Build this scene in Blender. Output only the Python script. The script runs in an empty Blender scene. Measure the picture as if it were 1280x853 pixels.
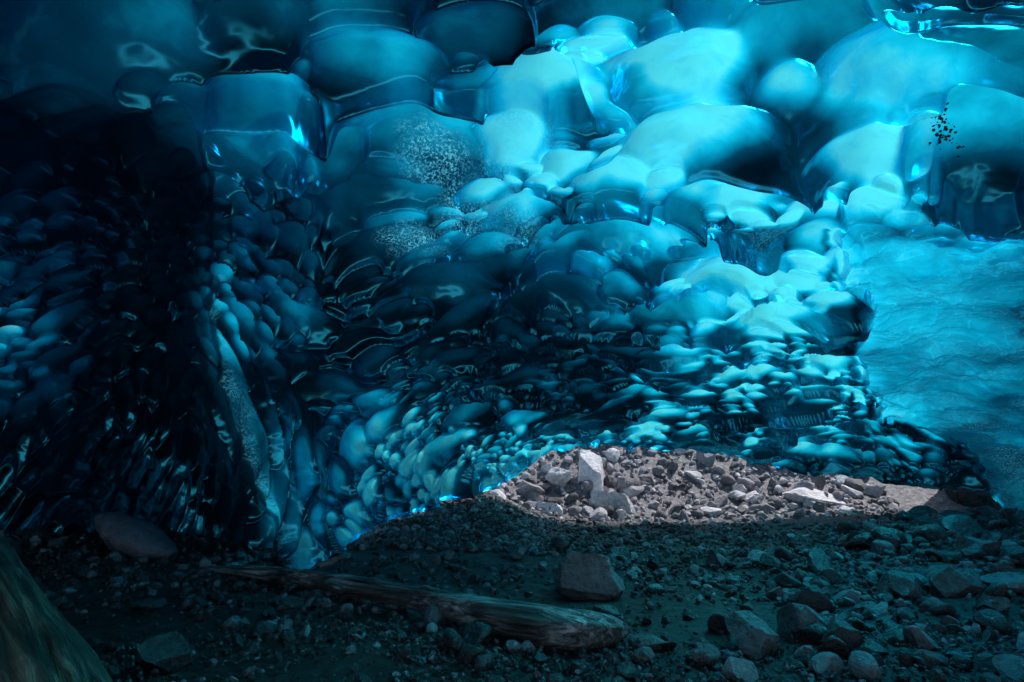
import bpy, bmesh, math, random
import numpy as np
from mathutils import Vector, Matrix
random.seed(7); rng=np.random.default_rng(11)
scene=bpy.context.scene
CAMH=1.5; F=853.33; PITCH=math.radians(8.9)

# ---------------------------------------------------------------- helpers
_LAT=rng.random((48,48,48)).astype(np.float32)
def vnoise(p):
    p=np.asarray(p,dtype=np.float32)
    i=np.floor(p).astype(np.int64); f=p-i; f=f*f*f*(f*(f*6-15)+10)
    i0=i%48; i1=(i+1)%48
    def L(a,b,c): return _LAT[a[...,0],b[...,1],c[...,2]]
    x,y,z=f[...,0],f[...,1],f[...,2]
    r=0
    for (A,wx) in ((i0,1-x),(i1,x)):
        for (B,wy) in ((i0,1-y),(i1,y)):
            for (C,wz) in ((i0,1-z),(i1,z)):
                r=r+L(A,B,C)*wx*wy*wz
    return r*2-1
_RM=np.array(Matrix.Rotation(.7,3,'X')@Matrix.Rotation(.9,3,'Y')@Matrix.Rotation(.5,3,'Z')).astype(np.float32)
def fbm(p,o=4):
    s=0;a=1.0;p=np.asarray(p,dtype=np.float32)@_RM
    for k in range(o):
        s=s+a*vnoise(p+17.3*k); p=(p*2.03)@_RM; a*=.5
    return s/1.9
def px2dir(px,py):
    u=(px-640)/F; v=(426.5-py)/F
    return u/np.sqrt(1+v*v), PITCH+np.arctan(v)
def make_mesh(name,verts,faces,mat,smooth=True,attrs=None):
    me=bpy.data.meshes.new(name)
    verts=np.asarray(verts,dtype=np.float32); faces=np.asarray(faces,dtype=np.int32)
    n=faces.shape[1]
    me.vertices.add(len(verts)); me.vertices.foreach_set('co',verts.ravel())
    me.loops.add(faces.size); me.loops.foreach_set('vertex_index',faces.ravel())
    me.polygons.add(len(faces)); me.polygons.foreach_set('loop_start',np.arange(0,faces.size,n,dtype=np.int32))
    me.polygons.foreach_set('use_smooth',np.full(len(faces),smooth,dtype=bool))
    me.update(calc_edges=True); me.validate()
    if attrs:
        for k,a in attrs.items():
            at=me.attributes.new(k,'FLOAT','POINT'); at.data.foreach_set('value',np.asarray(a,dtype=np.float32).ravel())
    me.materials.append(mat)
    ob=bpy.data.objects.new(name,me); scene.collection.objects.link(ob); return ob
def grid_faces(nr,nc):
    i=np.arange(nr-1)[:,None]*nc+np.arange(nc-1)[None,:]
    return np.stack([i,i+1,i+nc+1,i+nc],-1).reshape(-1,4)
def bilin(xs,ys,tab,x,y):
    xs=np.array(xs,float);ys=np.array(ys,float);tab=np.array(tab,float)
    x=np.clip(x,xs[0],xs[-1]);y=np.clip(y,ys[0],ys[-1])
    i=np.clip(np.searchsorted(xs,x)-1,0,len(xs)-2); j=np.clip(np.searchsorted(ys,y)-1,0,len(ys)-2)
    fx=(x-xs[i])/(xs[i+1]-xs[i]); fy=(y-ys[j])/(ys[j+1]-ys[j])
    return (tab[j,i]*(1-fx)+tab[j,i+1]*fx)*(1-fy)+(tab[j+1,i]*(1-fx)+tab[j+1,i+1]*fx)*fy
def sstep(a,b,x):
    t=np.clip((x-a)/(b-a),0,1); return t*t*(3-2*t)

class NT:
    def __init__(s,name):
        s.m=bpy.data.materials.new(name); s.m.use_nodes=True; s.t=s.m.node_tree; s.t.nodes.clear()
        s.out=s.n('ShaderNodeOutputMaterial')
    def n(s,t,**kw):
        nd=s.t.nodes.new(t)
        for k,v in kw.items(): setattr(nd,k,v)
        return nd
    def l(s,a,b): s.t.links.new(a,b)
    def noise(s,scale,detail=5,rough=.55,vec=None,dist=0):
        nd=s.n('ShaderNodeTexNoise'); nd.inputs['Scale'].default_value=scale; nd.inputs['Detail'].default_value=detail
        nd.inputs['Roughness'].default_value=rough; nd.inputs['Distortion'].default_value=dist
        if vec is not None: s.l(vec,nd.inputs['Vector'])
        return nd.outputs['Fac']
    def ramp(s,fac,stops):
        nd=s.n('ShaderNodeValToRGB'); e=nd.color_ramp.elements
        while len(e)<len(stops): e.new(.5)
        for q,(p,c) in zip(e,stops):
            q.position=p; q.color=(c,c,c,1) if isinstance(c,(int,float)) else (*c,1)
        s.l(fac,nd.inputs['Fac']); return nd.outputs['Color']
    def math(s,op,a,b=None,clamp=False):
        nd=s.n('ShaderNodeMath',operation=op); nd.use_clamp=clamp
        for k,v in enumerate((a,b)):
            if v is None: continue
            if isinstance(v,(int,float)): nd.inputs[k].default_value=v
            else: s.l(v,nd.inputs[k])
        return nd.outputs[0]
    def mixc(s,f,a,b,bt='MIX'):
        nd=s.n('ShaderNodeMix',data_type='RGBA',blend_type=bt)
        for k,v in ((0,f),(6,a),(7,b)):
            if isinstance(v,(int,float)): nd.inputs[k].default_value=v
            elif isinstance(v,tuple): nd.inputs[k].default_value=(*v,1)
            else: s.l(v,nd.inputs[k])
        return nd.outputs[2]
    def bump(s,h,st,dist):
        nd=s.n('ShaderNodeBump'); nd.inputs['Strength'].default_value=st; nd.inputs['Distance'].default_value=dist
        s.l(h,nd.inputs['Height']); return nd
    def attr(s,name): 
        nd=s.n('ShaderNodeAttribute'); nd.attribute_name=name; return nd.outputs['Fac']
    def obj(s): return s.n('ShaderNodeTexCoord').outputs['Object']
    def mapping(s,v,sc,rot=(0,0,0)):
        nd=s.n('ShaderNodeMapping'); nd.inputs['Scale'].default_value=sc; nd.inputs['Rotation'].default_value=rot
        s.l(v,nd.inputs['Vector']); return nd.outputs[0]

def mat_ice():
    N=NT('glacier_ice'); co=N.obj()
    painted_tone=N.attr('painted_tone'); frost=N.attr('frost')
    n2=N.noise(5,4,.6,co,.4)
    f=N.math('MULTIPLY',painted_tone,N.math('ADD',N.math('MULTIPLY',n2,.35),.83),True)
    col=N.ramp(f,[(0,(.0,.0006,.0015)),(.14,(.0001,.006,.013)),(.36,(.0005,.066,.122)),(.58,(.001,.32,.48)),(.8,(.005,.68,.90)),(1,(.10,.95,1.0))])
    sp=N.noise(34,6,.85,co,.4)
    spm=N.math('MULTIPLY',N.ramp(sp,[(.50,0.),(.58,1.)]),frost)
    col=N.mixc(N.math('MULTIPLY',spm,.85),col,(.16,.85,1.0))
    tr=N.n('ShaderNodeBsdfTranslucent'); N.l(col,tr.inputs['Color'])
    rf=N.n('ShaderNodeBsdfRefraction'); N.l(col,rf.inputs['Color']); rf.inputs['Roughness'].default_value=.30; rf.inputs['IOR'].default_value=1.38
    hb=N.math('ADD',N.noise(2.6,2,.5,co,.3),N.math('MULTIPLY',spm,.12))
    bp=N.bump(hb,.30,.12)
    gl=N.n('ShaderNodeBsdfGlossy'); gl.inputs['Roughness'].default_value=.21; gl.inputs['Color'].default_value=(.05,.74,1,1)
    N.l(bp.outputs[0],gl.inputs['Normal']); N.l(bp.outputs[0],rf.inputs['Normal'])
    m1=N.n('ShaderNodeMixShader'); m1.inputs[0].default_value=.55; N.l(tr.outputs[0],m1.inputs[1]); N.l(rf.outputs[0],m1.inputs[2])
    fr=N.n('ShaderNodeFresnel'); fr.inputs['IOR'].default_value=1.85; N.l(bp.outputs[0],fr.inputs['Normal'])
    m2=N.n('ShaderNodeMixShader'); N.l(N.math('ADD',N.math('MULTIPLY',fr.outputs[0],1.1),.10,True),m2.inputs[0])
    N.l(m1.outputs[0],m2.inputs[1]); N.l(gl.outputs[0],m2.inputs[2]); N.l(m2.outputs[0],N.out.inputs[0])
    return N.m
def mat_rock(name,c1,c2,c3,rough=.6,bs=1.0,scale=1.0):
    N=NT(name); co=N.obj(); 
    b=N.noise(12*scale,5,.7,co); v=N.attr('var'); a=N.noise(1.5*scale,2,.6,co)
    f=N.math('ADD',N.math('MULTIPLY',a,.4),N.math('MULTIPLY',v,.6))
    col=N.ramp(f,[(.15,c1),(.5,c2),(.8,c3)])
    col=N.mixc(.7,col,N.ramp(b,[(.3,.3),(.65,1.)]),'MULTIPLY')
    p=N.n('ShaderNodeBsdfPrincipled'); N.l(col,p.inputs['Base Color'])
    N.l(N.ramp(b,[(.3,rough-.2),(.7,rough+.2)]),p.inputs['Roughness'])
    N.l(N.bump(b,.9*bs,.06).outputs[0],p.inputs['Normal']); N.l(p.outputs[0],N.out.inputs[0]); return N.m
def mat_wood(name,c1,c2,c3):
    N=NT(name); co=N.obj()
    g=N.mapping(co,(.6,9,9)); a=N.noise(2.2,6,.7,g,.8); b=N.noise(1.6,3,.6,co)
    col=N.ramp(a,[(.36,c1),(.5,c2),(.66,c3)])
    col=N.mixc(.75,col,N.ramp(b,[(.38,.12),(.65,1.)]),'MULTIPLY')
    p=N.n('ShaderNodeBsdfPrincipled'); N.l(col,p.inputs['Base Color']); p.inputs['Roughness'].default_value=.42
    N.l(N.bump(a,1.,.06).outputs[0],p.inputs['Normal']); N.l(p.outputs[0],N.out.inputs[0]); return N.m

ICE=mat_ice()
WETROCK=mat_rock('wet_rock',(.005,.008,.011),(.028,.045,.055),(.17,.26,.30),.36)
RUB=mat_rock('moraine_rock',(.07,.066,.073),(.50,.48,.52),(.85,.84,.88),.7)
PALE=mat_rock('pale_boulder_rock',(.55,.52,.55),(.82,.80,.84),(.92,.91,.94),.6)

# ---------------------------------------------------------------- terrain
def gh(x,y):
    x=np.asarray(x,float); y=np.asarray(y,float)
    g=0*x
    g=g+.72*np.exp(-((x+1.1)/1.3)**2-((y-13.6)/2.0)**2)
    g=g+.30*np.exp(-((x+2.1)/1.1)**2-((y-10.8)/1.5)**2)
    g=g+.18*sstep(4.2,8,x)*sstep(4,8,y)
    g=g+.5*sstep(-4,-9,x)*sstep(3,8,y)
    out=sstep(14.3,18.5,y)*2.1+np.clip(y-17.5,0,60)*.42
    g=g+out*(1+.12*np.sin(x*.7+1))
    P=np.stack([x*.45,y*.45,np.zeros_like(x)],-1)
    g=g+.14*fbm(P,3)*(1-.8*sstep(9,11,y)*(1-sstep(14,16,y)))+.03*fbm(P*6,3)
    return g
xs=np.concatenate([np.linspace(-60,-12,30)[:-1],np.linspace(-12,12,520),np.linspace(12,60,30)[1:]])
ys=np.concatenate([np.linspace(-45,2,26)[:-1],np.linspace(2,26,520),np.linspace(26,140,50)[1:]])
X,Y=np.meshgrid(xs,ys); Z=gh(X,Y)
Z=Z+fbm(np.stack([X*5,Y*5,Z*0],-1),4)*.035+np.abs(fbm(np.stack([X*11,Y*11,Z*0+5],-1),2))*.03
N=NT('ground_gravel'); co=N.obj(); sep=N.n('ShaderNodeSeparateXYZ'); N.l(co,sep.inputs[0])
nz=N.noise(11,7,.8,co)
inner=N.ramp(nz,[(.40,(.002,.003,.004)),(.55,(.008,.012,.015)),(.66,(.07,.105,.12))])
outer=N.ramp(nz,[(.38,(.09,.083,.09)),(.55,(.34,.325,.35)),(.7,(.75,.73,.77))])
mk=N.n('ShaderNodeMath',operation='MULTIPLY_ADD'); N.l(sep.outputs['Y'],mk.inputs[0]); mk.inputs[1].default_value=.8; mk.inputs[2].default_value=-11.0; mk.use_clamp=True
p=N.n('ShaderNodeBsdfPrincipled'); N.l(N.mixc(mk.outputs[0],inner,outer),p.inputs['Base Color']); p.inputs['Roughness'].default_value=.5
N.l(N.bump(nz,1.,.12).outputs[0],p.inputs['Normal']); N.l(p.outputs[0],N.out.inputs[0])
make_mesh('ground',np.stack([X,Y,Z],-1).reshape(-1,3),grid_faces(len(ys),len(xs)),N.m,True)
xs2=np.linspace(-26,26,90); ys2=np.linspace(-40,-8.5,60); X2,Y2=np.meshgrid(xs2,ys2)
Z2=.15+(-8.5-Y2)*.42+.7*fbm(np.stack([X2*.2,Y2*.2,X2*0],-1),4)*sstep(-8.5,-13,Y2)
N=NT('reflector_snow'); p=N.n('ShaderNodeBsdfPrincipled'); co=N.obj(); N.l(N.ramp(N.noise(.8,5,.6,co),[(.3,(.50,.62,.68)),(.7,(.74,.85,.9))]),p.inputs['Base Color']); p.inputs['Roughness'].default_value=.7; N.l(p.outputs[0],N.out.inputs[0])
make_mesh('snow_reflector',np.stack([X2,Y2,Z2],-1).reshape(-1,3),grid_faces(60,90),N.m,True)  # unseen slope added behind the camera to give the ice bright reflections

def px_ground(px,py):
    a,ph=px2dir(px,py); r=np.arange(3.5,30,.03)
    x=a*r; y=np.cos(ph)*r; z=CAMH+np.sin(ph)*r; g=gh(x,y)
    k=int(np.argmax(z<=g)); return float(x[k]),float(y[k]),float(g[k]),float(r[k])

# ---------------------------------------------------------------- ice cave shell
colsA=np.concatenate([np.linspace(-3.2,-.86,60)[:-1],np.linspace(-.86,.86,1200),np.linspace(.86,3.2,60)[1:]])
nc=len(colsA)
PX1=640+colsA*F*1.03
lip_x=[-3000,360,385,405,430,470,540,600,640,660,700,740,800,850,950,1000,1060,1110,1150,1215,1240,1262,1290,3000]
lip_y=[ 760, 745,722,705,692,658,637,618,598,583,567,556,558,562,577,586,597,604,610,612,618,645,700,760]
ly0=np.interp(PX1,lip_x,lip_y)
k_=np.exp(-.5*(np.arange(-60,61)/20)**2);k_/=k_.sum()
lys=np.convolve(np.pad(ly0,60,'edge'),k_,'valid')
lyn=(ly0-lys)+fbm(np.stack([PX1*.02,PX1*0,PX1*0],-1),3)*8+fbm(np.stack([PX1*.09,PX1*0,PX1*0],-1),2)*4
ph0=PITCH+np.arctan((426.5-lys)/F); dph=-lyn/F
ph_mid=math.radians(41); ph_top=math.radians(150)
t=np.concatenate([np.linspace(0,1,840),1+np.linspace(0,1,90)[1:]])
nr=len(t); tc=np.clip(t,0,1)[:,None]
PH=np.where(t[:,None]<=1, ph0[None,:]+(ph_mid-ph0[None,:])*tc, ph_mid+(ph_top-ph_mid)*np.clip(t-1,0,1)[:,None])
PH=PH+dph[None,:]*np.clip(1-tc*7,0,1)**2
A=np.broadcast_to(colsA[None,:],PH.shape)
PHd=np.degrees(PH)
v=np.tan(np.clip(PH-PITCH,-1.2,1.2)); PYm=426.5-F*v; PXm=640+A*F*np.sqrt(1+np.clip(v,-1,1)**2)
rows=[-10,-4,-1.3,1.3,5.3,10.7,17.3,26.9,35.5,49,70,90,120,150]
cpx=[-1500,-300,0,150,260,330,400,520,640,850,1050,1280,1600,2800]
R=[#  -1500 -300  0    150  260  330  400  520  640  850  1050 1280 1600 2800
 [ 4.5,8.5, 9.6,10.2,10.0,9.3, 9.0,10.8,13.4,15.0,15.0,13.4,10.0,4.5],
 [ 4.5,8.5, 9.6,10.2,10.0,9.3, 9.0,11.0,13.7,15.1,15.0,13.3,10.0,4.5],
 [ 4.5,8.3, 9.5,10.2,10.0,9.2, 9.0,10.9,13.7,15.1,14.9,13.0, 9.9,4.5],
 [ 4.5,8.0, 9.3,10.1, 9.9,9.1, 8.8,10.6,12.8,13.9,13.7,12.0, 9.6,4.5],
 [ 4.5,7.4, 8.8, 9.7, 9.5,8.7, 8.5,10.0,11.2,11.7,11.6,10.4, 8.5,4.5],
 [ 4.4,6.6, 7.6, 8.9, 8.8,8.1, 8.0, 8.9, 9.4, 9.6, 9.5, 8.8, 7.4,4.4],
 [ 4.3,5.6, 6.2, 7.2, 7.6,7.3, 7.1, 7.6, 7.8, 7.9, 7.8, 7.2, 6.1,4.3],
 [ 4.1,4.7, 5.0, 5.5, 5.9,5.9, 6.0, 6.1, 6.2, 6.3, 6.2, 5.9, 5.2,4.1],
 [ 3.8,4.1, 4.4, 4.7, 4.9,5.0, 5.1, 5.2, 5.3, 5.3, 5.3, 5.1, 4.5,3.8],
 [ 3.5,3.7, 3.9, 4.0, 4.1,4.2, 4.2, 4.2, 4.2, 4.2, 4.2, 4.1, 3.8,3.5],
 [ 3.2,3.3, 3.4, 3.4, 3.4,3.5, 3.5, 3.5, 3.5, 3.5, 3.5, 3.4, 3.3,3.2],
 [ 3.0,3.1, 3.2, 3.2, 3.2,3.2, 3.2, 3.2, 3.2, 3.2, 3.2, 3.2, 3.1,3.0],
 [ 3.4,3.6, 3.7, 3.8, 3.8,3.8, 3.8, 3.8, 3.8, 3.8, 3.8, 3.7, 3.6,3.4],
 [ 5.0,5.3, 5.6, 5.8, 5.8,5.8, 5.8, 5.8, 5.8, 5.8, 5.8, 5.6, 5.3,5.0]]
PXr=640+A*F*1.03
gpx=np.arange(-1500,2801,10.); gph=np.arange(-10,150.1,.5)
GX,GP=np.meshgrid(gpx,gph); RT=bilin(cpx,rows,R,GX,GP)
def gsm(Q,s,ax):
    k=np.exp(-.5*(np.arange(-int(3*s),int(3*s)+1)/s)**2);k/=k.sum();h=len(k)//2
    pad=[(0,0),(0,0)];pad[ax]=(h,h);Qp=np.pad(Q,pad,'edge')
    return sum(k[i]*(Qp[i:i+Q.shape[0]] if ax==0 else Qp[:,i:i+Q.shape[1]]) for i in range(len(k)))
RT=gsm(gsm(RT,4,0),4,1)
def rbase(px,phd): return bilin(gpx,gph,RT,px,phd)
RB=gsm(gsm(rbase(PXr,PHd),3,0),3,1)
D=np.stack([A,np.cos(PH),np.sin(PH)],-1)
P0=D*RB[...,None]+np.array([0,0,CAMH])
du=np.gradient(P0,axis=1); dv=np.gradient(P0,axis=0)
Nn=np.cross(du,dv); Nn/=np.linalg.norm(Nn,axis=-1,keepdims=True)+1e-9
Nn=Nn*np.sign((Nn*D).sum(-1,keepdims=True))
for c in range(3): Nn[...,c]=gsm(gsm(Nn[...,c],5,0),5,1)
P0=P0.astype(np.float32)
def seed_at(px,py):
    u_=(px-640)/F; v_=(426.5-py)/F; a=u_/math.sqrt(1+v_*v_); ph=PITCH+math.atan(v_)
    r=float(rbase(np.array([640+a*F*1.03]),np.array([math.degrees(ph)]))[0])
    return np.array([a*r,math.cos(ph)*r,CAMH+math.sin(ph)*r]),r
hand=[(845,110,215),(670,145,170),(600,48,150),(470,92,180),(325,130,110),(120,60,330),(40,140,190),(500,180,190),
(850,195,220),(985,135,120),(775,315,180),(905,355,140),(765,245,120),(890,268,130),(700,212,80),(450,265,140),
(1030,50,240),(1185,120,320),(910,25,150),(1090,215,160),(1005,272,100),(630,270,120),(425,205,110),(230,165,110),
(770,20,160),(450,20,180),(300,40,190),(1060,330,90),(840,395,130),(960,400,100),(560,235,90),(680,385,170),(560,360,140),(1240,220,220),(700,340,90),(600,310,90)]
EL=np.array([-.35,.25,-1.0]); EL/=np.linalg.norm(EL)
arrS=np.zeros((6000,3)); arrR=np.zeros(6000); n=0
for (a,b,w) in hand:
    q,r=seed_at(a,b); arrS[n]=q; arrR[n]=w*.56*r/F; n+=1
tries=0
while tries<46000 and n<3600:
    tries+=1
    i=int(rng.integers(0,nr)); j=int(rng.integers(0,nc))
    q=P0[i,j]; px=PXr[i,j]; py=PYm[i,j]
    far=np.clip((RB[i,j]-5)/8,0,1)
    left=px<405 and py>175
    rr=(.62-.32*far)*(.36+1.15*rng.random()**1.6)
    if left: rr=rng.uniform(.45,1.0)
    if py<-100: rr=max(rr,.6)
    dd=arrS[:n]-q; d2=(dd**2).sum(1)
    if left:
        d=np.sqrt(d2-.95*(dd@EL)**2); th=.28*(arrR[:n]*.6+rr*.6)
    else:
        d=np.sqrt(d2-.45*dd[:,0]**2); th=.66*(arrR[:n]*.72+rr*.6)
    if (d<th).any(): continue
    arrS[n]=q; arrR[n]=rr; n+=1
S=arrS[:n].astype(np.float32); SR=arrR[:n].astype(np.float32)
Srand=rng.random(n).astype(np.float32)
E=np.zeros((n,3),np.float32); K=np.zeros(n,np.float32); U=np.zeros((n,3),np.float32); EXPO=np.full(n,.45)
for k in range(n):
    x,y,z=S[k]; apx=640+x/max(y,.5)*F
    apy=560-(z-CAMH)/max(y,.5)*F
    if apx<405 and apy>175 and k>=len(hand):
        e=np.array([(-.6 if apx<250 else .05)+.10*rng.normal(),.25,-1.0]); K[k]=.968; EXPO[k]=.75
        u=np.array([1,0,0.]) if apx>250 else np.array([-1,.3,-.5])
    elif k>=len(hand):
        e=np.array([1,.4*rng.normal(),.35*rng.normal()]); K[k]=rng.uniform(.5,.85); u=np.array([.8*rng.normal()*.6,.8,-.5])
    else:
        e=np.array([1,.35*rng.normal(),.2*rng.normal()]); K[k]=.4; u=np.array([.5*rng.normal(),.9,-.3])
    E[k]=e/np.linalg.norm(e); U[k]=u/np.linalg.norm(u)
SA=(SR*np.sqrt(1-K)*np.where(K>.9,2.0,1.35)).astype(np.float32)
TL=(rng.uniform(.03,.42,n)*np.where(K>.9,.9,1)).astype(np.float32)
OFF=(rng.normal(size=n)*.11*SR*np.sqrt(1-K)*1.4).astype(np.float32)
G2=(SR**2*(1-K)**EXPO).astype(np.float32)
W=np.stack([fbm(P0*.6+3,2),fbm(P0*.6+31,2),fbm(P0*.6+77,2)],-1)*.50
wl=(1-.7*sstep(420,360,PXm)*sstep(150,220,PYm))[...,None]
W=W*wl**.5+np.stack([vnoise(P0*2.1+3),vnoise(P0*2.1+31),vnoise(P0*2.1+77)],-1)*.10*wl
Q=P0+W.astype(np.float32)
f=np.ones((nr,nc),np.float32); ct=np.zeros((nr,nc),np.float32); sr=np.full((nr,nc),.4,np.float32); tl=np.zeros((nr,nc),np.float32)
KK=(20+9*vnoise(P0*.5+50)).astype(np.float32)
B=40
for i in range(0,nr,B):
    for j in range(0,nc,B):
        q=Q[i:i+B,j:j+B].reshape(-1,3); c=q.mean(0); rad=np.sqrt(((q-c)**2).sum(1).max())
        kk=KK[i:i+B,j:j+B].reshape(-1,1)
        idx=np.where(np.linalg.norm(S-c,axis=1)<rad+2.2)[0]
        d=q[:,None,:]-S[idx][None]
        d2=(d**2).sum(-1)-K[idx]*((d*E[idx][None]).sum(-1))**2
        g=d2/G2[idx]
        m=g.min(1,keepdims=True); w=np.exp(-kk*(g-m)); sw=w.sum(1)
        sh=Q[i:i+B,j:j+B].shape[:2]
        f[i:i+B,j:j+B]=(m[:,0]-np.log(sw)/kk[:,0]).reshape(sh)
        ct[i:i+B,j:j+B]=((w*Srand[idx]).sum(1)/sw).reshape(sh)
        tilt=np.clip((d*U[idx][None]).sum(-1),-.7,.7)*TL[idx]+OFF[idx]
        tl[i:i+B,j:j+B]=((w*tilt).sum(1)/sw).reshape(sh)
        w2=np.exp(-2.0*(g-m)); sr[i:i+B,j:j+B]=((w2*SA[idx]).sum(1)/w2.sum(1)).reshape(sh)
f=np.clip(f,-.2,1.4)
def sdpoly(px,py,poly):
    d=np.full(px.shape,1e9); ins=np.zeros(px.shape,bool); m=len(poly)
    for k in range(m):
        ax,ay=poly[k]; bx,by=poly[(k+1)%m]
        ex,ey=bx-ax,by-ay; wx,wy=px-ax,py-ay
        tt=np.clip((wx*ex+wy*ey)/(ex*ex+ey*ey),0,1)
        d=np.minimum(d,(wx-tt*ex)**2+(wy-tt*ey)**2)
        c=((ay>py)!=(by>py))&(px<(bx-ax)*(py-ay)/((by-ay)+1e-9)+ax); ins^=c
    d=np.sqrt(d); return np.where(ins,d,-d)
wpx=PXm+fbm(P0*2.2+5,4)*18; wpy=PYm+fbm(P0*2.2+55,3)*14
slab=sdpoly(wpx,wpy,[(1046,150),(2600,150),(2600,900),(1330,760),(1262,650),(1200,560),(1105,520),(1062,440),(1086,385),(1050,340)])
topf=sstep(0,100,wpy-(238+np.clip(wpx-1090,0,300)*.15))
sm=sstep(-2,10,slab)*topf; bulge=sstep(0,120,slab)
smt=sstep(-2,10,slab)*sstep(0,60,wpy-(262+np.clip(wpx-1090,0,300)*.2))
topright=sdpoly(wpx,wpy,[(1040,-60),(1080,40),(1180,90),(1300,130),(2000,200),(2000,-900),(1000,-900)])
tm=sstep(-4,14,topright)
ey=[-300,120,190,240,400,520,600,655,740,900]; ex=[ 150,215,252,264,264,290,318,342,360,370]
edge=np.interp(PYm,ey,ex)+fbm(P0*2.5+8,3)*8
dx=PXm-edge
rec=sstep(2,-5,dx)*sstep(175,260,PYm+.35*np.abs(dx))
rec2=rec*2.0*(.6+.4*sstep(0,-90,dx))*sstep(-330,-60,dx)
col_=np.exp(-((dx-26)/44)**2)*sstep(170,300,PYm)
cw=5+6*np.clip(.4+fbm(P0*3+21,2),0,1)
crust=np.exp(-((dx-cw)/cw)**2)*sstep(330,420,PYm)*np.clip(.55+fbm(P0*4+33,2),0,1)
amp=sr*.60*(1-.85*sm)*(1-.6*tm)
disp=amp*(1-f)-.05+tl*(1-.88*sm)*(1-.6*tm)
disp=disp+.07*fbm(P0*.9+2,3)
fl=fbm(P0*np.array([1.2,1.2,2.0])+4+.6*W*4,4)
ridg=np.exp(-(np.abs(fl*3%1-.5)/.06)**2)
fac=np.abs(fbm(P0*.8+500,2))+.4*np.abs(fbm(P0*2.0+520,2))
disp=disp+sm*(.20*fac+.04*fbm(P0*np.array([.9,.9,1.6])+4,5)+.012*fbm(P0*16,3)-.010*ridg)
disp=disp+crust*(-.05+.03*fbm(P0*14,3))
radial=-sm*(.46+.35*bulge)-tm*.22+rec2-.60*col_*(1-rec)
P=P0+Nn*disp[...,None]+D*radial[...,None]
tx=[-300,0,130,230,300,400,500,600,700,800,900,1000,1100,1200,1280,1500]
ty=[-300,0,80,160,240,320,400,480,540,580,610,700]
T=[[.2,.2,.2,.2,.25,.3,.35,.35,.4,.4,.4,.45,.4,.35,.3,.3],  # light and dark areas of the ice, lip and opening glow included, painted as colour
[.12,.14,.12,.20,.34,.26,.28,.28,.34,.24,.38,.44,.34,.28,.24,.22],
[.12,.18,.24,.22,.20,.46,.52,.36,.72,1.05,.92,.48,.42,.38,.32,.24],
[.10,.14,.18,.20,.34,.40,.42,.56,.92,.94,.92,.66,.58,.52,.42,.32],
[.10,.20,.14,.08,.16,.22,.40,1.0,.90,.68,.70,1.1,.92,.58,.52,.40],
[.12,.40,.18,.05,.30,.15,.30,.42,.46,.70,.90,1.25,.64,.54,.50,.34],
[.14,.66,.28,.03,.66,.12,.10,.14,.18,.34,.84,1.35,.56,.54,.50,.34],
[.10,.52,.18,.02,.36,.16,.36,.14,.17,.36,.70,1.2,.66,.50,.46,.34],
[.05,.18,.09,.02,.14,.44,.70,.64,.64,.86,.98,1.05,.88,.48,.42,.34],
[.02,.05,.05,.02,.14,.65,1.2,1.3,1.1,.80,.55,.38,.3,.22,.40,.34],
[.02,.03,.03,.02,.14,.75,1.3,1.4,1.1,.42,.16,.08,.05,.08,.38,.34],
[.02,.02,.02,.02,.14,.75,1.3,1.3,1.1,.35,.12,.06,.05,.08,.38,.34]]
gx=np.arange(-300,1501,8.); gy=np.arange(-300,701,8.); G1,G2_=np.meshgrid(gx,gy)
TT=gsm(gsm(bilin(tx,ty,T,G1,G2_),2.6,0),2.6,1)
painted_tone=bilin(gx,gy,TT,PXm+fbm(P0*1.2+40,2)*34,PYm+fbm(P0*1.2+60,2)*22)
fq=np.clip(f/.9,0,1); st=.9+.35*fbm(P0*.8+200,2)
ridge_shade=(1+.30*st-1.10*st*sstep(.10,.95,fq))*(1-sm)+sm*.95  # painted shading: hollows lightened, ridges between cells darkened
painted_tone=painted_tone*np.maximum(ridge_shade,.06)*(.80+.46*ct*(1-sm)*(1-tm)+.20*np.maximum(sm,tm))*(1+.75*fbm(P0*1.3+90,3)*(1-.5*sm))
edgeg=np.exp(-(slab/5)**2)*(PXm<1300)*(PYm>290); painted_tone=painted_tone*(1+.7*edgeg)
painted_tone=painted_tone*(1-.40*np.exp(-((slab+10)/6)**2)*(PYm>300))  # bright rim and crevice shade along the slab edge, painted into the colour
painted_tone=painted_tone*(1+smt*(.26*fbm(P0*np.array([1.0,1.0,2.0])+14,5)+.12*ridg-.22*np.exp(-(fac/.05)**2)))
painted_tone=painted_tone*(1-rec*(.15+.45*sstep(60,150,PXm)*sstep(-10,-40,dx)))+.07*crust*(fbm(P0*10,2)>0)  # recess shade painted into the colour, plus pale crust speckle
painted_tone=np.clip(painted_tone,0.004,1)
frost=np.zeros_like(painted_tone)
for (a,b,rx,ry,k) in [(545,205,52,44,1),(640,190,50,46,1),(520,310,44,30,1),(590,270,46,32,.9),(1040,100,60,45,.35),(640,290,40,24,.8),(960,290,40,25,.3)]:
    frost=np.maximum(frost,k*np.exp(-((PXm-a)/rx)**2*1.3-((PYm-b)/ry)**2*1.3))
frost=np.clip(frost*(1+1.6*fbm(P0*4+70,3))*1.3-.25,0,1)
frost=np.maximum(np.maximum(frost,.5*crust),.22*smt*np.clip(.4+1.2*fbm(P0*2+300,3),0,1))
base=P[0]; ext=[]
for q in range(1,9):
    th=q/8*math.pi*.5
    o=base.copy(); o[:,1]+=.16*math.sin(th); o[:,2]+=.10*(1-math.cos(th))
    ext.append(o)
P=np.concatenate([np.array(ext[::-1]),P],0); pad=8
painted_tone=np.concatenate([np.repeat(painted_tone[:1],pad,0),painted_tone],0); frost=np.concatenate([np.repeat(frost[:1],pad,0),frost],0)
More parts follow.
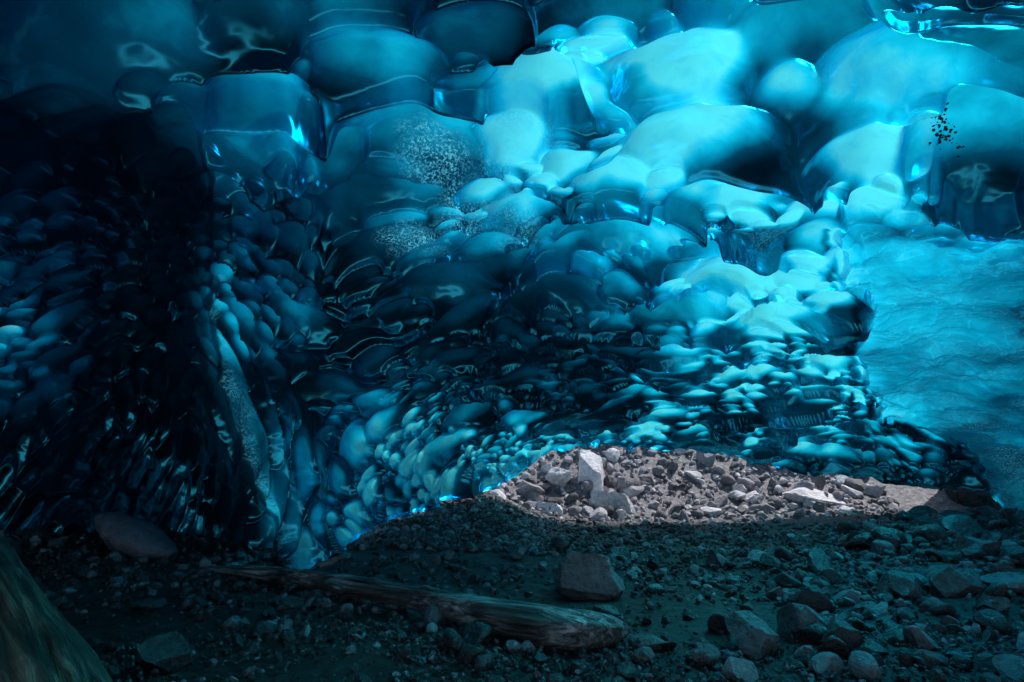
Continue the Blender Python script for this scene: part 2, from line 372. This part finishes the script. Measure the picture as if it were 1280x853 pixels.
make_mesh('ice_cave_ceiling',P.reshape(-1,3),grid_faces(nr+pad,nc),ICE,True,{'painted_tone':painted_tone,'frost':frost})
def shell_point(px,py,off=0.0):
    d=(PXm-px)**2+(PYm-py)**2; k=np.argmin(d); i,j=divmod(int(k),nc)
    return P[i+pad,j]-D[i,j]*off

# ---------------------------------------------------------------- rocks
def ico(sub):
    bm=bmesh.new(); bmesh.ops.create_icosphere(bm,subdivisions=sub,radius=1)
    v=np.array([x.co[:] for x in bm.verts]); fc=np.array([[w.index for w in q.verts] for q in bm.faces]); bm.free(); return v,fc
ICO={k:ico(k) for k in (1,2,3,5)}
def rock(sub,r,cuts=9,rough=.06,flat=.75,lo=.5):
    v,fc=ICO[sub]; v=v.copy()
    for k in range(cuts):
        n_=r.normal(size=3); n_/=np.linalg.norm(n_); h=r.uniform(lo,.85)
        d=v@n_-h; v=v-np.clip(d,0,None)[:,None]*n_
    v*=np.array([r.uniform(.8,1.25),r.uniform(.7,1.1),r.uniform(.5,.9)*flat/.75])
    if rough: v=v*(1+rough*fbm(v*2.5+r.uniform(0,30),4)[:,None])
    return v,fc
def rotm(r,tilt=.5):
    return np.array(Matrix.Rotation(r.uniform(0,6.28),3,'Z')@Matrix.Rotation(r.normal()*tilt,3,'X')@Matrix.Rotation(r.normal()*tilt,3,'Y'))
class Batch:
    def __init__(s): s.v=[];s.f=[];s.a=[];s.n=0
    def add(s,v,f,a): s.v.append(v);s.f.append(f+s.n);s.a.append(np.full(len(v),a));s.n+=len(v)
    def make(s,name,mat,smooth=False):
        return make_mesh(name,np.concatenate(s.v),np.concatenate(s.f),mat,smooth,{'var':np.concatenate(s.a)})
protos={1:[rock(1,rng,4,0) for _ in range(20)],2:[rock(2,rng,8,.05) for _ in range(30)],3:[rock(3,rng,9,.07) for _ in range(25)]}
def scatter(b,n,xr,yr,smin,smax,sub,power=3,keep=None,sink=.15):
    x=rng.uniform(*xr,n);y=rng.uniform(*yr,n)
    if keep is not None: m=keep(x,y); x=x[m];y=y[m]
    z=gh(x,y)
    for X_,Y_,Z_ in zip(x,y,z):
        v,fc=protos[sub][rng.integers(len(protos[sub]))]
        sc=smin+(smax-smin)*rng.random()**power
        b.add(v@rotm(rng).T*sc+np.array([X_,Y_,Z_+sc*(.3-sink)+.02]),fc,rng.random()**1.6)
infan=lambda x,y:(np.abs(x)<y*.82+.6)
patch=lambda x,y:infan(x,y)&(fbm(np.stack([x*.6,y*.6,x*0+3],-1),3)+rng.normal(size=x.shape)*.15>-.28)
b=Batch()
scatter(b,12000,(-4,4),(3,6),.006,.025,1,2,patch)
scatter(b,16000,(-9,10),(4,14),.012,.04,1,2,patch)
scatter(b,6000,(-9,10),(3,14),.03,.09,2,2.5,patch)
scatter(b,5000,(-3.4,.6),(9.5,14.3),.02,.08,2,2.5)
b.make('gravel',WETROCK)
b=Batch()
scatter(b,420,(-8,9),(3.6,13.0),.05,.17,3,3,patch)
scatter(b,400,(1.5,9.5),(4,10.5),.05,.20,3,2.4,lambda x,y:infan(x,y)&(x>.34*y+.2))
scatter(b,80,(5,9.5),(7,12.0),.12,.30,3,2)
b.make('rocks',WETROCK)
b=Batch()
outk=lambda x,y:(x<8.2)|(y>17)
scatter(b,16000,(-7,13),(14.2,26),.018,.085,2,2.2,outk)
scatter(b,3800,(-7,13),(14.5,27),.06,.24,3,2.8,outk)
scatter(b,340,(-7,13),(15,30),.2,.5,3,2,outk)
b.make('rubble',RUB)
v,fc=ICO[5]
r_=np.random.default_rng(5)
v=v.copy()
for k in range(16):
    n_=r_.normal(size=3); n_/=np.linalg.norm(n_); d=v@n_-r_.uniform(.5,.85); v=v-np.clip(d,0,None)[:,None]*n_
v=v*np.array([3.0,1.5,2.3]); v=v*(1+.16*fbm(v*1.3+3,4)[:,None])+.05*fbm(v*5,3)[:,None]
ob=make_mesh('bedrock_outcrop',v,fc,mat_rock('black_bedrock',(.004,.005,.006),(.012,.015,.017),(.04,.05,.055),.45),False,{'var':np.full(len(v),.4)})
ob.location=(11.2,15.2,.4)
b=Batch()
scatter(b,110,(7.2,10.5),(11.8,13.0),.10,.30,3,1.8)
b.make('dark_rubble',WETROCK)

def boulder(name,px,py,w,mat,seed,flat=.75,tilt=.3,lift=.35,cuts=14,lo=.4,stretch=(1,1,1),var=None):
    r=np.random.default_rng(seed)
    x,y,z,rr=px_ground(px,py)
    sc=w*rr/F*.5
    v,fc=rock(5,r,cuts,.12,flat,lo); v=v*np.array(stretch)
    v=v*(1+.03*np.abs(fbm(v*7+seed,4))[:,None])
    v=v@rotm(r,tilt).T*sc
    ob=make_mesh(name,v,fc,mat,False,{'var':np.full(len(v),var if var else r.uniform(.4,.8))})
    ob.location=(x,y,z+sc*lift)
    return ob
for k,(a,b_,w) in enumerate([(1190,745,95),(1028,715,52),(1012,800,78),(1050,815,74),(938,812,85),(735,745,100),(648,698,38),(895,708,36),
    (1132,750,64),(815,812,42),(1222,698,52),(205,838,70),(1262,742,60),(1085,825,50),(1195,828,36),(700,690,30),(1085,770,40),(1240,765,46),(1150,800,30),(760,775,40),(970,750,30),(560,700,26),(880,830,46)]):
    boulder('boulder',a,b_,w,WETROCK,100+k)
def out_boulder(px,py,w,mat,seed,y,stretch=(1,1,1),tilt=.3,var=None):
    r=np.random.default_rng(seed); a,ph=px2dir(px,py); rr=y/math.cos(ph); x=a*rr; z=CAMH+math.sin(ph)*rr
    z=min(z,float(gh(x,y))+w*rr/F*.55)
    v,fc=rock(5,r,18,.12,.75,.3); v=v*np.array(stretch); v=v*(1+.05*fbm(v*6+seed,4)[:,None]); v=v@rotm(r,tilt).T*(w*1.15*rr/F*.5)
    ob=make_mesh('pale_boulder' if mat is PALE else 'moraine_boulder',v,fc,mat,False,{'var':np.full(len(v),var if var else r.uniform(.4,.9))}); ob.location=(x,y,z)
out_boulder(738,600,92,PALE,3,15.9,stretch=(.7,.8,1.7),tilt=.25)
out_boulder(700,600,50,PALE,4,15.8,stretch=(.9,.8,1.3))
out_boulder(762,638,84,PALE,5,15.2,stretch=(1.3,.8,.6))
out_boulder(815,650,66,RUB,6,15.0,stretch=(1.2,1,.7),var=.3)
out_boulder(660,612,52,RUB,8,15.4,var=.2)
out_boulder(682,640,46,PALE,9,15.0,stretch=(1.2,1,.8))
out_boulder(1018,630,70,PALE,10,15.3,stretch=(1.2,.8,.6))
out_boulder(885,606,48,PALE,11,16.4,stretch=(1.2,.8,.7))
out_boulder(1065,645,50,RUB,12,15.2,var=.4)
out_boulder(830,572,60,RUB,13,18.0,var=.15)
out_boulder(935,628,36,PALE,14,15.4)
out_boulder(860,640,32,PALE,15,15.2)
out_boulder(965,600,50,RUB,16,17.0,stretch=(1.5,.8,.5),var=.2)
out_boulder(800,610,40,RUB,17,16.0,var=.1)
out_boulder(910,640,36,RUB,18,15.2,var=.15)

# ---------------------------------------------------------------- driftwood
def trunk(name,pts,rads,mat,seed,nseg=160,nring=48,knots=8,rough=1):
    r=np.random.default_rng(seed); pts=np.array(pts,float); rads=np.array(rads,float)
    s=np.concatenate([[0],np.cumsum(np.linalg.norm(np.diff(pts,axis=0),axis=1))]); L=s[-1]
    tt=np.linspace(0,L,nseg); c=np.stack([np.interp(tt,s,pts[:,k]) for k in range(3)],-1)
    for _ in range(20): c[1:-1]=(c[:-2]+c[2:]+2*c[1:-1])/4
    rd=np.interp(tt,s,rads); T_=np.gradient(c,axis=0); T_/=np.linalg.norm(T_,axis=1,keepdims=True)
    up=np.array([0,0,1.]); sx=np.cross(T_,up); sx/=np.linalg.norm(sx,axis=1,keepdims=True); uu=np.cross(sx,T_)
    an=np.linspace(0,2*math.pi,nring,endpoint=False)
    cs=np.cos(an)[None,:];sn=np.sin(an)[None,:]
    pp=np.stack([np.broadcast_to(tt[:,None]*.8,(nseg,nring)),2*cs+0*tt[:,None],2*sn+0*tt[:,None]],-1)
    rr=rd[:,None]*(1+rough*(.34*fbm(pp*.9+seed,3)+.16*fbm(pp*np.array([.7,4,4])+seed,3)))
    for k in range(knots):
        t0=r.uniform(.1,.95)*L; a0=r.uniform(0,6.28)
        rr=rr+rd[:,None]*.5*np.exp(-((tt[:,None]-t0)/(.10))**2-((np.angle(np.exp(1j*(an[None,:]-a0))))/.4)**2)
    endm=np.minimum(1,np.minimum(tt,L-tt)/.16)**.5; rr=rr*(.12+.88*endm[:,None])
    V=c[:,None,:]+rr[...,None]*(cs[...,None]*sx[:,None,:]+sn[...,None]*uu[:,None,:])
    fc=[(i*nring+j,i*nring+(j+1)%nring,(i+1)*nring+(j+1)%nring,(i+1)*nring+j) for i in range(nseg-1) for j in range(nring)]
    ax=(c[-1]-c[0]); yaw=math.atan2(ax[1],ax[0]); pit=math.asin(ax[2]/np.linalg.norm(ax)); c0=c[0]
    MM=Matrix.Rotation(yaw,3,'Z')@Matrix.Rotation(-pit,3,'Y'); M=np.array(MM)
    ob=make_mesh(name,(V.reshape(-1,3)-c0)@M,fc,mat,True)
    ob.location=c0; ob.rotation_euler=MM.to_euler(); return ob
W1=mat_wood('wet_driftwood',(.012,.015,.017),(.12,.15,.165),(.6,.70,.76))
W2=mat_wood('driftwood_bark',(.012,.012,.009),(.10,.095,.075),(.36,.34,.26))
pp=[]
for (a,b_,h) in [(255,718,.05),(340,730,.10),(430,749,.13),(520,770,.15),(600,792,.15),(680,810,.14),(735,816,.14),(790,808,.11)]:
    x,y,z,_=px_ground(a,b_); pp.append((x,y,z+h))
trunk('driftwood_log',pp,[.04,.08,.09,.09,.11,.15,.14,.06],W1,5)
trunk('fallen_tree_trunk',[(-5.9,7.1,1.0),(-4.75,5.95,.66),(-3.65,4.9,.42),(-2.55,3.9,.12),(-1.9,3.3,-.1)],[.26,.30,.34,.36,.36],W2,9,200,90,0,.7)
v,fc=ICO[5]; a,bq=px_ground(165,690)[:2]
v=v*np.array([.66,.36,.22]); v=v*(1+.30*fbm(v*1.8+3,3)[:,None])
ob=make_mesh('ice_boulder',v,fc,mat_rock('cloudy_ice',(.06,.08,.11),(.10,.14,.19),(.18,.22,.28),.4,.6),True,{'var':np.full(len(v),.5)})
ob.location=(a,bq,float(gh(a,bq))+.2); ob.rotation_euler=(0,.42,-.2)

b=Batch()
for k in range(230):
    tq=rng.random(); px=1158+30*tq+rng.normal()*5; py=194+52*tq+rng.normal()*6
    if k>222: px,py=1204+rng.normal()*2,255+rng.normal()*2
    q=shell_point(px,py,.008); v,fc=protos[2][rng.integers(30)]
    b.add(v@rotm(rng,2).T*rng.uniform(.005,.022)+q,fc,.1)
b.make('frozen_debris',mat_rock('black_silt',(.004,.004,.005),(.01,.01,.012),(.02,.02,.022),.7))

# ---------------------------------------------------------------- light, sky, camera
sd=Vector((.42,.34,.84)).normalized()
sun=bpy.data.lights.new('sun','SUN'); sun.energy=5; sun.angle=math.radians(.5); sun.color=(1,.97,.95)
so=bpy.data.objects.new('sun',sun); scene.collection.objects.link(so); so.rotation_euler=sd.to_track_quat('Z','Y').to_euler(); so.location=(10,0,30)
w=bpy.data.worlds.new('World'); scene.world=w; w.use_nodes=True; nt=w.node_tree
bg=nt.nodes['Background']; sky=nt.nodes.new('ShaderNodeTexSky'); sky.sky_type='NISHITA'; sky.sun_disc=False
sky.sun_elevation=math.asin(sd.z); sky.sun_rotation=math.atan2(sd.x,sd.y)
nt.links.new(sky.outputs[0],bg.inputs[0]); bg.inputs[1].default_value=.1
cam=bpy.data.cameras.new('camera'); cam.lens=24; cam.sensor_width=36; cam.clip_end=500; cam.clip_start=.05
cobj=bpy.data.objects.new('camera',cam); scene.collection.objects.link(cobj); cobj.location=(0,0,CAMH); cobj.rotation_euler=(math.pi/2+PITCH,0,0)
scene.camera=cobj
scene.view_settings.view_transform='Standard'; scene.view_settings.look='None'
